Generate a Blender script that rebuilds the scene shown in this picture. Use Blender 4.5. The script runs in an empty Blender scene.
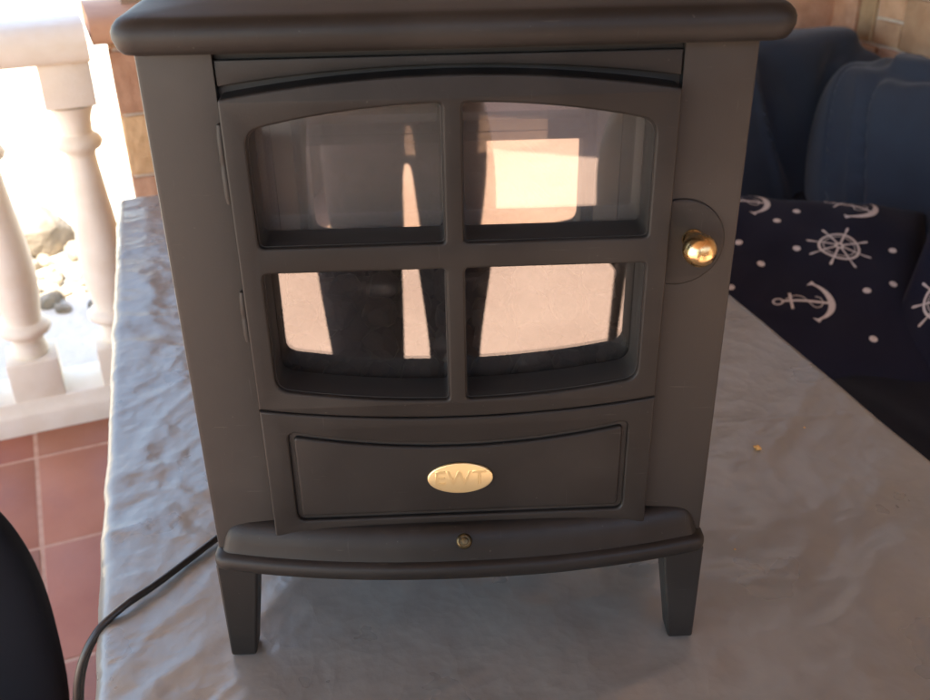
import bpy, bmesh, math, random
import numpy as np
from mathutils import Vector, Matrix, Euler

random.seed(7)
rng = np.random.default_rng(11)
S = bpy.context.scene
COL = S.collection
PI = math.pi

# ------------------------------------------------------------------ camera
cam_d = bpy.data.cameras.new('camera')
cam = bpy.data.objects.new('camera', cam_d)
COL.objects.link(cam)
S.camera = cam
right = Vector((0.99899816, -0.04204324, -0.01533137))
up = Vector((0.03374681, 0.48275091, 0.87510726))
fwd = Vector((0.02939111, 0.87474792, -0.48368609))
m3 = Matrix((right, up, -fwd)).transposed()
cam.matrix_world = Matrix.Translation((-0.01736, -0.71756, 0.71992)) @ m3.to_4x4()
cam_d.sensor_width = 36.0
cam_d.lens = 36.0 * 1000.0 / 930.0
cam_d.clip_start = 0.02
cam_d.clip_end = 500
cam_d.dof.use_dof = True
cam_d.dof.focus_distance = 0.86
cam_d.dof.aperture_fstop = 9.0

# ------------------------------------------------------------------ light
TH = math.radians(20.0)                       # the terrace is turned 20 degrees against the stove
EX = Vector((math.cos(TH), math.sin(TH), 0))
EY = Vector((-math.sin(TH), math.cos(TH), 0))
SUN_EL = math.radians(62)
h = (-EY * math.cos(math.radians(40)) - EX * math.sin(math.radians(40)))
to_sun = Vector((h.x * math.cos(SUN_EL), h.y * math.cos(SUN_EL), math.sin(SUN_EL)))
world = bpy.data.worlds.new('World')
S.world = world
world.use_nodes = True
wn = world.node_tree
sky = wn.nodes.new('ShaderNodeTexSky')
sky.sky_type = 'NISHITA'
sky.sun_disc = False
sky.sun_elevation = SUN_EL
sky.sun_rotation = math.atan2(to_sun.x, to_sun.y)
bg = wn.nodes['Background']
bg.inputs['Strength'].default_value = 0.13
wn.links.new(sky.outputs[0], bg.inputs['Color'])
sun_d = bpy.data.lights.new('sun', 'SUN')
sun_d.energy = 4.6
sun_d.angle = math.radians(0.5)
sun_d.color = (1.0, 0.93, 0.82)
sun = bpy.data.objects.new('sun', sun_d)
COL.objects.link(sun)
sun.rotation_euler = (-to_sun).to_track_quat('-Z', 'Y').to_euler()
sun.location = to_sun * 12
S.view_settings.view_transform = 'Standard'
S.view_settings.look = 'None'
S.view_settings.gamma = 1.0
S.view_settings.use_curve_mapping = False
S.view_settings.exposure = 2.55
S.view_settings.use_white_balance = True          # the phone's daylight-shade white balance
S.view_settings.white_balance_temperature = 7000
S.view_settings.white_balance_tint = 10
S.render.engine = 'CYCLES'
S.cycles.use_denoising = True
S.cycles.max_bounces = 10
S.cycles.diffuse_bounces = 6
S.cycles.glossy_bounces = 6
S.cycles.transparent_max_bounces = 12
S.cycles.sample_clamp_indirect = 8
S.cycles.caustics_reflective = False
S.cycles.caustics_refractive = False

# ------------------------------------------------------------------ materials
MATS = {}


def mat(name, col, rough=0.6, col2=None, scale=20.0, detail=5.0, bump=0.0, bscale=None, metal=0.0, spec=0.5,
        rvar=0.0, stretch=(1, 1, 1), sheen=0.0, lo=0.35, hi=0.65, bdist=0.002, coords='Object'):
    if name in MATS:
        return MATS[name]
    m = bpy.data.materials.new(name)
    m.use_nodes = True
    nt = m.node_tree
    b = nt.nodes['Principled BSDF']
    b.inputs['Base Color'].default_value = (*col, 1)
    b.inputs['Roughness'].default_value = rough
    b.inputs['Metallic'].default_value = metal
    b.inputs['Specular IOR Level'].default_value = spec
    if sheen:
        b.inputs['Sheen Weight'].default_value = sheen
    tc = nt.nodes.new('ShaderNodeTexCoord')
    mp = nt.nodes.new('ShaderNodeMapping')
    mp.inputs['Scale'].default_value = stretch
    nt.links.new(tc.outputs[coords], mp.inputs['Vector'])
    n = nt.nodes.new('ShaderNodeTexNoise')
    n.inputs['Scale'].default_value = scale
    n.inputs['Detail'].default_value = detail
    nt.links.new(mp.outputs[0], n.inputs['Vector'])
    if col2 is not None:
        r = nt.nodes.new('ShaderNodeValToRGB')
        r.color_ramp.elements[0].position = lo
        r.color_ramp.elements[1].position = hi
        r.color_ramp.elements[0].color = (*col, 1)
        r.color_ramp.elements[1].color = (*col2, 1)
        nt.links.new(n.outputs['Fac'], r.inputs['Fac'])
        nt.links.new(r.outputs['Color'], b.inputs['Base Color'])
    if rvar:
        mr = nt.nodes.new('ShaderNodeMapRange')
        mr.inputs['From Min'].default_value = 0.3
        mr.inputs['From Max'].default_value = 0.7
        mr.inputs['To Min'].default_value = max(0.02, rough - rvar)
        mr.inputs['To Max'].default_value = rough + rvar
        nt.links.new(n.outputs['Fac'], mr.inputs['Value'])
        nt.links.new(mr.outputs[0], b.inputs['Roughness'])
    if bump:
        n2 = nt.nodes.new('ShaderNodeTexNoise')
        n2.inputs['Scale'].default_value = bscale or scale * 3
        n2.inputs['Detail'].default_value = 4
        nt.links.new(mp.outputs[0], n2.inputs['Vector'])
        bp = nt.nodes.new('ShaderNodeBump')
        bp.inputs['Strength'].default_value = bump
        bp.inputs['Distance'].default_value = bdist
        nt.links.new(n2.outputs['Fac'], bp.inputs['Height'])
        nt.links.new(bp.outputs[0], b.inputs['Normal'])
    MATS[name] = m
    return m


def per_object(m, amount=0.25, hue=0.02):
    """vary a material's colour from object to object"""
    nt = m.node_tree
    b = nt.nodes['Principled BSDF']
    l = b.inputs['Base Color'].links
    oi = nt.nodes.new('ShaderNodeObjectInfo')
    hs = nt.nodes.new('ShaderNodeHueSaturation')
    mr = nt.nodes.new('ShaderNodeMapRange')
    mr.inputs['To Min'].default_value = 1 - amount
    mr.inputs['To Max'].default_value = 1 + amount
    nt.links.new(oi.outputs['Random'], mr.inputs['Value'])
    nt.links.new(mr.outputs[0], hs.inputs['Value'])
    mh = nt.nodes.new('ShaderNodeMath')
    mh.operation = 'MULTIPLY_ADD'
    mh.inputs[1].default_value = 7.31
    mh.inputs[2].default_value = 0
    fr = nt.nodes.new('ShaderNodeMath')
    fr.operation = 'FRACT'
    nt.links.new(oi.outputs['Random'], mh.inputs[0])
    nt.links.new(mh.outputs[0], fr.inputs[0])
    m2 = nt.nodes.new('ShaderNodeMapRange')
    m2.inputs['To Min'].default_value = 0.5 - hue
    m2.inputs['To Max'].default_value = 0.5 + hue
    nt.links.new(fr.outputs[0], m2.inputs['Value'])
    nt.links.new(m2.outputs[0], hs.inputs['Hue'])
    if l:
        nt.links.new(l[0].from_socket, hs.inputs['Color'])
    else:
        hs.inputs['Color'].default_value = b.inputs['Base Color'].default_value
    nt.links.new(hs.outputs[0], b.inputs['Base Color'])
    return m


M_STOVE = mat('stove_black_paint', (0.0095, 0.0082, 0.0073), 0.50, (0.0130, 0.0113, 0.0101), scale=9, detail=8, bump=0.22,
              bscale=800, rvar=0.06, bdist=0.0004, spec=0.33)


def add_wear(m):
    """fine pale scuffs, scratches and rubbed edges on the paint"""
    nt = m.node_tree
    b = nt.nodes['Principled BSDF']
    src = b.inputs['Base Color'].links[0].from_socket
    tc = nt.nodes.new('ShaderNodeTexCoord')

    def ramped(scale, stretch, rot, lo, hi, det=6):
        mp = nt.nodes.new('ShaderNodeMapping')
        mp.inputs['Scale'].default_value = stretch
        mp.inputs['Rotation'].default_value = rot
        n = nt.nodes.new('ShaderNodeTexNoise')
        n.inputs['Scale'].default_value = scale
        n.inputs['Detail'].default_value = det
        mr = nt.nodes.new('ShaderNodeMapRange')
        mr.inputs['From Min'].default_value = lo
        mr.inputs['From Max'].default_value = hi
        nt.links.new(tc.outputs['Object'], mp.inputs[0])
        nt.links.new(mp.outputs[0], n.inputs['Vector'])
        nt.links.new(n.outputs['Fac'], mr.inputs['Value'])
        return mr.outputs[0]
    scr = ramped(30, (1, 1, 14), (0.3, 0.5, 0.2), .70, .80, 3)
    scr2 = ramped(34, (16, 1, 1), (0.1, 0.35, 0.4), .71, .80, 3)
    dust = ramped(6, (1, 1, 1), (0, 0, 0), .50, .80, 10)
    speck = ramped(260, (1, 1, 1), (0, 0, 0), .73, .78, 2)
    geo = nt.nodes.new('ShaderNodeNewGeometry')
    pt = nt.nodes.new('ShaderNodeMapRange')
    pt.inputs['From Min'].default_value = .53
    pt.inputs['From Max'].default_value = .62
    pt.inputs['To Max'].default_value = .35
    nt.links.new(geo.outputs['Pointiness'], pt.inputs['Value'])
    acc = None
    for sock, w in ((scr, .42), (scr2, .30), (dust, .30), (speck, .45), (pt.outputs[0], .6)):
        mu = nt.nodes.new('ShaderNodeMath')
        mu.operation = 'MULTIPLY'
        mu.inputs[1].default_value = w
        nt.links.new(sock, mu.inputs[0])
        if acc is None:
            acc = mu.outputs[0]
        else:
            ad = nt.nodes.new('ShaderNodeMath')
            ad.operation = 'ADD'
            ad.use_clamp = True
            nt.links.new(acc, ad.inputs[0])
            nt.links.new(mu.outputs[0], ad.inputs[1])
            acc = ad.outputs[0]
    mx = nt.nodes.new('ShaderNodeMix')
    mx.data_type = 'RGBA'
    nt.links.new(acc, mx.inputs[0])
    nt.links.new(src, mx.inputs[6])
    mx.inputs[7].default_value = (0.085, 0.078, 0.070, 1)
    nt.links.new(mx.outputs[2], b.inputs['Base Color'])


add_wear(M_STOVE)
M_STOVE_IN = mat('stove_inner_black', (0.012, 0.011, 0.010), 0.7)
M_BRASS = mat('polished_brass', (0.95, 0.70, 0.36), 0.24, (0.80, 0.54, 0.24), scale=90, metal=1.0, rvar=0.08, bump=.5, bscale=120, bdist=.001)
M_BADGE = mat('gold_badge', (1.0, 0.82, 0.46), 0.42, metal=1.0)
M_BADGE_TXT = mat('gold_badge_lettering', (0.97, 0.78, 0.42), 0.36, metal=1.0)
M_OLD_BRASS = mat('tarnished_brass', (0.16, 0.12, 0.06), 0.38, (0.05, 0.045, 0.03), scale=220, metal=0.9)
M_CORD = mat('black_cord', (0.018, 0.017, 0.017), 0.33)
M_COAL = mat('coal_black', (0.010, 0.009, 0.009), 0.75, (0.022, 0.017, 0.013), scale=60, bump=0.6)
M_CLOTH = mat('grey_vinyl', (0.285, 0.276, 0.244), 0.30, (0.36, 0.348, 0.310), scale=7, detail=4, lo=.15, hi=.85, rvar=0.05, metal=.35, bump=0.35,
              bscale=42, bdist=0.0022)
def add_crumple(m):
    nt = m.node_tree
    b = nt.nodes['Principled BSDF']
    old = b.inputs['Normal'].links[0].from_node
    tc = nt.nodes.new('ShaderNodeTexCoord')
    nz = nt.nodes.new('ShaderNodeTexNoise')
    nz.inputs['Scale'].default_value = 9
    nz.inputs['Detail'].default_value = 3
    mixv = nt.nodes.new('ShaderNodeMix')
    mixv.data_type = 'VECTOR'
    mixv.inputs[0].default_value = .06
    nt.links.new(tc.outputs['Object'], nz.inputs['Vector'])
    nt.links.new(tc.outputs['Object'], mixv.inputs[4])
    nt.links.new(nz.outputs['Color'], mixv.inputs[5])
    prev = old.outputs[0]
    for sc, st in ((26, .30), (70, .22)):
        vo = nt.nodes.new('ShaderNodeTexVoronoi')
        vo.inputs['Scale'].default_value = sc
        nt.links.new(mixv.outputs[1], vo.inputs['Vector'])
        bp = nt.nodes.new('ShaderNodeBump')
        bp.inputs['Strength'].default_value = st
        bp.inputs['Distance'].default_value = .10 / sc
        nt.links.new(vo.outputs['Distance'], bp.inputs['Height'])
        nt.links.new(prev, bp.inputs['Normal'])
        prev = bp.outputs[0]
    nt.links.new(prev, b.inputs['Normal'])


add_crumple(M_CLOTH)
M_WOOD = mat('table_wood', (0.23, 0.13, 0.07), 0.5, (0.15, 0.08, 0.04), scale=6, stretch=(1, 12, 1))
M_PLASTER = mat('white_stone_paint', (0.88, 0.82, 0.71), 0.7, (0.82, 0.74, 0.61), scale=14, bump=0.3, bscale=140)
M_TILE = per_object(mat('terracotta_tile', (0.31, 0.108, 0.060), 0.45, (0.38, 0.158, 0.098), scale=5, detail=8, rvar=0.08,
                        bump=0.3, bscale=60), 0.16, 0.008)
M_GROUT = mat('pink_grout', (0.58, 0.38, 0.29), 0.9, (0.50, 0.31, 0.23), scale=40)
M_BRICK = per_object(mat('sandstone', (0.64, 0.42, 0.255), 0.85, (0.50, 0.30, 0.17), scale=16, detail=9, bump=0.8, bscale=38,
                         bdist=0.006), 0.22, 0.015)
M_MORTAR = mat('pale_mortar', (0.74, 0.66, 0.54), 0.95, (0.66, 0.57, 0.45), scale=60, bump=0.4)
M_COPING = mat('terracotta_coping', (0.60, 0.36, 0.23), 0.7, (0.52, 0.29, 0.18), scale=12)
M_WHITE = mat('white_coping_paint', (0.80, 0.78, 0.74), 0.6)
M_NAVY = mat('navy_cotton', (0.0135, 0.0225, 0.040), 0.85, (0.018, 0.030, 0.051), scale=8, bump=0.35, bscale=700, sheen=0.15,
             bdist=0.0006)
M_PRINT_BASE = mat('dark_navy_print_cloth', (0.0045, 0.0050, 0.0150), 0.85, (0.006, 0.0066, 0.018), scale=12, bump=0.3, bscale=700,
                   spec=0.25, sheen=0.05, bdist=0.0006)
M_PRINT = mat('cream_print', (0.66, 0.59, 0.53), 0.85, (0.30, 0.27, 0.27), scale=520, detail=3, lo=.52, hi=.72)
M_BLACK = mat('black_upholstery', (0.0045, 0.0055, 0.0090), 0.8, (0.0065, 0.0075, 0.012), scale=6, bump=0.3, bscale=500, spec=0.25,
              bdist=0.0006)
M_CHARCOAL = mat('dark_seat_cover', (0.012, 0.0135, 0.018), 0.85, (0.017, 0.0185, 0.024), scale=9, bump=0.3, bscale=300, spec=.2)
M_METAL_LEG = mat('dark_metal_leg', (0.03, 0.03, 0.03), 0.4, metal=0.6)
M_GARDEN = mat('pale_gravel', (0.72, 0.68, 0.60), 0.95, (0.62, 0.57, 0.48), scale=3, detail=9, bump=0.8, bscale=25, bdist=0.02)
M_ROCK = per_object(mat('grey_rock', (0.36, 0.31, 0.24), 0.9, (0.17, 0.145, 0.11), scale=9, detail=9, bump=1.0, bscale=22,
                        bdist=0.02), 0.35, 0.01)
M_LEAF = mat('small_leaf_green', (0.06, 0.10, 0.03), 0.7, (0.10, 0.13, 0.05), scale=30)
M_CEIL = mat('porch_ceiling_paint', (0.34, 0.25, 0.18), 0.7, (0.28, 0.20, 0.14), scale=2)
M_SKIN = mat('skin', (0.52, 0.31, 0.22), 0.5)
M_CLOTHES = mat('dark_clothes', (0.035, 0.033, 0.038), 0.9, (0.045, 0.042, 0.048), scale=20)
M_HAIR = mat('brown_hair', (0.05, 0.03, 0.02), 0.6)
M_CRUMB = mat('orange_crumb', (0.62, 0.30, 0.08), 0.6, (0.75, 0.45, 0.15), scale=300)


def glass_mat(name, dots=False):
    m = bpy.data.materials.new(name)
    m.use_nodes = True
    nt = m.node_tree
    nt.nodes.clear()
    out = nt.nodes.new('ShaderNodeOutputMaterial')
    tr = nt.nodes.new('ShaderNodeBsdfTransparent')
    tr.inputs[0].default_value = (0.92, 0.90, 0.88, 1)
    gl = nt.nodes.new('ShaderNodeBsdfGlossy')
    gl.inputs['Color'].default_value = (1, 1, 1, 1)
    gl.inputs['Roughness'].default_value = 0.0
    tc = nt.nodes.new('ShaderNodeTexCoord')
    mp = nt.nodes.new('ShaderNodeMapping')
    mp.inputs['Rotation'].default_value = (0, 0.6, 0)
    mp.inputs['Scale'].default_value = (14, 14, 60)
    n = nt.nodes.new('ShaderNodeTexNoise')
    n.inputs['Scale'].default_value = 1.2
    n.inputs['Detail'].default_value = 8
    df = nt.nodes.new('ShaderNodeBsdfDiffuse')
    df.inputs[0].default_value = (0.5, 0.47, 0.44, 1)
    nt.links.new(tc.outputs['Object'], mp.inputs[0])
    nt.links.new(mp.outputs[0], n.inputs['Vector'])
    smear = nt.nodes.new('ShaderNodeMapRange')          # dust smears on the pane
    smear.inputs['From Min'].default_value = 0.60
    smear.inputs['From Max'].default_value = 0.78
    smear.inputs['To Min'].default_value = 0.012
    smear.inputs['To Max'].default_value = 0.05
    nt.links.new(n.outputs['Fac'], smear.inputs['Value'])
    mx = nt.nodes.new('ShaderNodeMixShader')
    mx.inputs[0].default_value = 0.145
    nt.links.new(tr.outputs[0], mx.inputs[1])
    nt.links.new(gl.outputs[0], mx.inputs[2])
    mx2 = nt.nodes.new('ShaderNodeMixShader')
    nt.links.new(smear.outputs[0], mx2.inputs[0])
    nt.links.new(mx.outputs[0], mx2.inputs[1])
    nt.links.new(df.outputs[0], mx2.inputs[2])
    if dots:                                            # fine dotted mesh on the upper panes, plus a painted grey haze
        wv = []
        sep = nt.nodes.new('ShaderNodeSeparateXYZ')
        nt.links.new(tc.outputs['Object'], sep.inputs[0])
        for ax in ('X', 'Z'):
            mu = nt.nodes.new('ShaderNodeMath')
            mu.operation = 'MULTIPLY'
            mu.inputs[1].default_value = 2 * PI / .0040
            sn = nt.nodes.new('ShaderNodeMath')
            sn.operation = 'SINE'
            nt.links.new(sep.outputs[ax], mu.inputs[0])
            nt.links.new(mu.outputs[0], sn.inputs[0])
            wv.append(sn.outputs[0])
        pr = nt.nodes.new('ShaderNodeMath')
        pr.operation = 'MULTIPLY'
        nt.links.new(wv[0], pr.inputs[0])
        nt.links.new(wv[1], pr.inputs[1])
        mr = nt.nodes.new('ShaderNodeMapRange')
        mr.inputs['From Min'].default_value = 0.0
        mr.inputs['From Max'].default_value = 0.3
        mr.inputs['To Min'].default_value = 0.060
        mr.inputs['To Max'].default_value = 0.105
        nt.links.new(pr.outputs[0], mr.inputs['Value'])
        mx3 = nt.nodes.new('ShaderNodeMixShader')
        nt.links.new(mr.outputs[0], mx3.inputs[0])
        nt.links.new(mx2.outputs[0], mx3.inputs[1])
        nt.links.new(df.outputs[0], mx3.inputs[2])
        mx2 = mx3
    nt.links.new(mx2.outputs[0], out.inputs[0])
    return m


M_GLASS = glass_mat('coated_stove_glass')
M_GLASS_DOT_HAZE = glass_mat('dotted_hazed_stove_glass', True)
M_MIRROR = mat('smoked_mirror_screen', (0.85, 0.80, 0.74), 0.02, metal=1.0)

# ------------------------------------------------------------------ helpers


def obj(name, me, m=None, parent=None, loc=None, rot=None, smooth=True):
    o = bpy.data.objects.new(name, me)
    COL.objects.link(o)
    if m is not None and me is not None and len(me.materials) == 0:
        me.materials.append(m)
    if parent is not None:
        o.parent = parent
    if loc is not None:
        o.location = loc
    if rot is not None:
        o.rotation_euler = rot
    if smooth and me is not None:
        me.shade_smooth()
    return o


def auto(me, deg=35):
    """sharp edges by angle on a smooth mesh"""
    bm = bmesh.new()
    bm.from_mesh(me)
    for f in bm.faces:
        f.smooth = True
    for e in bm.edges:
        e.smooth = not (len(e.link_faces) == 2 and e.calc_face_angle(0) > math.radians(deg))
    bm.to_mesh(me)
    bm.free()
    return me


def tag(o, label=None, cat=None, group=None, kind=None):
    if label:
        o['label'] = label
    if cat:
        o['category'] = cat
    if group:
        o['group'] = group
    if kind:
        o['kind'] = kind
    return o


def empty(name, loc=(0, 0, 0), rz=0.0):
    o = bpy.data.objects.new(name, None)
    COL.objects.link(o)
    o.location = loc
    o.rotation_euler = (0, 0, rz)
    o.empty_display_size = 0.05
    return o


def bm_mesh(bm, name='mesh', sharp=35):
    bmesh.ops.recalc_face_normals(bm, faces=bm.faces[:])
    me = bpy.data.meshes.new(name)
    bm.to_mesh(me)
    bm.free()
    return auto(me, sharp)


def box_bm(x0, x1, y0, y1, z0, z1, bev=0.0, seg=2, bm=None):
    bm2 = bmesh.new()
    bmesh.ops.create_cube(bm2, size=1)
    for v in bm2.verts:
        v.co = Vector((x0 + (v.co.x + .5) * (x1 - x0), y0 + (v.co.y + .5) * (y1 - y0), z0 + (v.co.z + .5) * (z1 - z0)))
    if bev:
        bmesh.ops.bevel(bm2, geom=bm2.edges[:], offset=bev, segments=seg, profile=0.5, affect='EDGES')
    if bm is None:
        return bm2
    me = bpy.data.meshes.new('t')
    bm2.to_mesh(me)
    bm2.free()
    bm.from_mesh(me)
    bpy.data.meshes.remove(me)
    return bm


def box(name, x0, x1, y0, y1, z0, z1, m, parent=None, bev=0.002, seg=2):
    return obj(name, bm_mesh(box_bm(x0, x1, y0, y1, z0, z1, bev, seg), name), m, parent)


def lathe_bm(profile, n=32, axis='Z', bm=None):
    bm = bm or bmesh.new()
    rings = []
    for r, z in profile:
        ring = []
        for k in range(n):
            a = 2 * PI * k / n
            c, s = r * math.cos(a), r * math.sin(a)
            ring.append(bm.verts.new((c, s, z) if axis == 'Z' else (c, z, s)))
        rings.append(ring)
    for a, b in zip(rings, rings[1:]):
        for k in range(n):
            bm.faces.new((a[k], a[(k + 1) % n], b[(k + 1) % n], b[k]))
    bm.faces.new(rings[0])
    bm.faces.new(list(reversed(rings[-1])))
    return bm


def loft(levels, sharp=40):
    """levels: list of equal-length closed point lists; caps both ends"""
    bm = bmesh.new()
    rings = [[bm.verts.new(p) for p in lv] for lv in levels]
    n = len(rings[0])
    for a, b in zip(rings, rings[1:]):
        for k in range(n):
            bm.faces.new((a[k], a[(k + 1) % n], b[(k + 1) % n], b[k]))
    bm.faces.new(rings[0])
    bm.faces.new(list(reversed(rings[-1])))
    return bm_mesh(bm, sharp=sharp)


def plate(outlines, y_front, y_back, bev=0.0015, res=3):
    """flat plate with holes from closed (x, z) outlines; front faces -Y"""
    cu = bpy.data.curves.new('plate', 'CURVE')
    cu.dimensions = '2D'
    cu.fill_mode = 'BOTH'
    cu.bevel_depth = bev
    cu.offset = -bev
    cu.bevel_resolution = res
    cu.extrude = (y_back - y_front) / 2 - bev
    for pts in outlines:
        sp = cu.splines.new('POLY')
        sp.points.add(len(pts) - 1)
        for q, (x, z) in zip(sp.points, pts):
            q.co = (x, z, 0, 1)
        sp.use_cyclic_u = True
    o = bpy.data.objects.new('plate', cu)
    COL.objects.link(o)
    dg = bpy.context.evaluated_depsgraph_get()
    me = bpy.data.meshes.new_from_object(o.evaluated_get(dg))
    bpy.data.objects.remove(o)
    bpy.data.curves.remove(cu)
    yc = (y_front + y_back) / 2
    for v in me.vertices:
        x, z, d = v.co
        v.co = (x, yc - d, z)
    bm = bmesh.new()
    bm.from_mesh(me)
    bmesh.ops.remove_doubles(bm, verts=bm.verts[:], dist=1e-6)
    bpy.data.meshes.remove(me)
    return bm_mesh(bm, sharp=25)


def round_poly(pts, radii, n=7):
    """round the corners of a closed polygon; radius 0 keeps the corner"""
    out = []
    N = len(pts)
    for i in range(N):
        p0, p1, p2 = Vector(pts[i - 1]), Vector(pts[i]), Vector(pts[(i + 1) % N])
        r = radii[i]
        if r <= 0:
            out.append((p1.x, p1.y))
            continue
        a, b = (p0 - p1), (p2 - p1)
        d = min(r, a.length * .49, b.length * .49)
        a, b = p1 + a.normalized() * d, p1 + b.normalized() * d
        for k in range(n + 1):
            t = k / n
            q = (1 - t) ** 2 * a + 2 * t * (1 - t) * p1 + t * t * b
            out.append((q.x, q.y))
    return out


def arc_line(x0, x1, f, n=20):
    return [(x0 + (x1 - x0) * k / n, f(x0 + (x1 - x0) * k / n)) for k in range(n + 1)]


def tube_bm(pts, r, n=10, bm=None, cap=True):
    bm = bm or bmesh.new()
    P = [Vector(p) for p in pts]
    rings = []
    nrm = None
    for i, p in enumerate(P):
        t = (P[min(i + 1, len(P) - 1)] - P[max(i - 1, 0)]).normalized()
        if nrm is None:
            nrm = t.orthogonal().normalized()
        nrm = (nrm - t * nrm.dot(t)).normalized()
        bn = t.cross(nrm)
        rr = r[i] if isinstance(r, (list, tuple)) else r
        rings.append([bm.verts.new(p + (nrm * math.cos(2 * PI * k / n) + bn * math.sin(2 * PI * k / n)) * rr) for k in range(n)])
    for a, b in zip(rings, rings[1:]):
        for k in range(n):
            bm.faces.new((a[k], a[(k + 1) % n], b[(k + 1) % n], b[k]))
    if cap:
        bm.faces.new(rings[0])
        bm.faces.new(list(reversed(rings[-1])))
    return bm


def catmull(pts, n=10):
    P = [Vector(p) for p in pts]
    P = [2 * P[0] - P[1]] + P + [2 * P[-1] - P[-2]]
    out = []
    for i in range(1, len(P) - 2):
        a, b, c, d = P[i - 1:i + 3]
        for k in range(n):
            t = k / n
            out.append(.5 * ((2 * b) + (c - a) * t + (2 * a - 5 * b + 4 * c - d) * t * t + (-a + 3 * b - 3 * c + d) * t ** 3))
    out.append(P[-2])
    return out


def vnoise(x, y, seed=0):
    """smooth value noise on numpy arrays, about -1..1"""
    r = np.random.default_rng(seed)
    T = r.uniform(-1, 1, (256, 256))
    xi, yi = np.floor(x).astype(int), np.floor(y).astype(int)
    fx, fy = x - xi, y - yi
    fx, fy = fx ** 3 * (fx * (fx * 6 - 15) + 10), fy ** 3 * (fy * (fy * 6 - 15) + 10)
    g = lambda a, b: T[a % 256, b % 256]
    return (g(xi, yi) * (1 - fx) + g(xi + 1, yi) * fx) * (1 - fy) + (g(xi, yi + 1) * (1 - fx) + g(xi + 1, yi + 1) * fx) * fy


def grid_mesh(P, name='grid'):
    """P: (nu, nv, 3) array of points -> mesh"""
    nu, nv = P.shape[:2]
    idx = np.arange(nu * nv).reshape(nu, nv)
    f = np.stack([idx[:-1, :-1], idx[1:, :-1], idx[1:, 1:], idx[:-1, 1:]], -1).reshape(-1, 4)
    me = bpy.data.meshes.new(name)
    me.from_pydata(P.reshape(-1, 3).tolist(), [], f.tolist())
    me.shade_smooth()
    return me


# ================================================================== SETTING
FZ = -0.73                                     # terrace floor; the table top is z = 0


def W(xp, yp, z=0.0):
    v = EX * xp + EY * yp
    return (v.x, v.y, z)


# --- garden ground, reaching far out
g = bmesh.new()
bmesh.ops.create_circle(g, cap_ends=True, radius=180, segments=64)
ground = obj('ground', bm_mesh(g, 'ground'), M_GARDEN, loc=(0, 0, FZ - 0.10), smooth=False)
tag(ground, kind='structure')

# --- terrace floor with its tiles
floor = box('floor', -3.1, 2.6, -1.16, 2.05, FZ - 0.099, FZ - 0.0014, M_GROUT, bev=0)
floor.rotation_euler = (0, 0, TH)
tag(floor, kind='structure')
TILE = 0.378
tile_me = bm_mesh(box_bm(-TILE / 2 + .005, TILE / 2 - .005, -TILE / 2 + .005, TILE / 2 - .005, -0.006, 0, 0.0022, 2), 'tile')
tile_me.materials.append(M_TILE)
# a grid line crosses local x' = -0.4815 and y' = 1.71
for i in range(-5, 8):
    for j in range(-6, 2):
        t = obj('tile', tile_me, None, floor, loc=(-0.492 + (i + .5) * TILE, 1.686 + (j - .5) * TILE, FZ + random.uniform(-.0008, .0008)),
                smooth=False)
        t.rotation_euler = (random.uniform(-.002, .002), random.uniform(-.002, .002), PI / 2 * random.randint(0, 3))

patio = box('patio', -7, 6, -9, -1.165, FZ - .0985, FZ + .0005, mat('pale_paving', (0.39, 0.275, 0.225), 0.8, (0.32, 0.215, 0.172), scale=1.6, detail=8, bump=.2, bscale=60), bev=0)
patio.rotation_euler = (0, 0, TH)
tag(patio, kind='structure')

# --- porch roof on posts, all above or behind the frame: it keeps the sun off the table
roof = box('porch_roof', -2.4, 2.4, -2.1, 1.80, 1.65, 1.77, M_CEIL, bev=0.01)
roof.rotation_euler = (0, 0, TH)
tag(roof, kind='structure')

# --- parapet walls of sandstone with their coping


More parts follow.
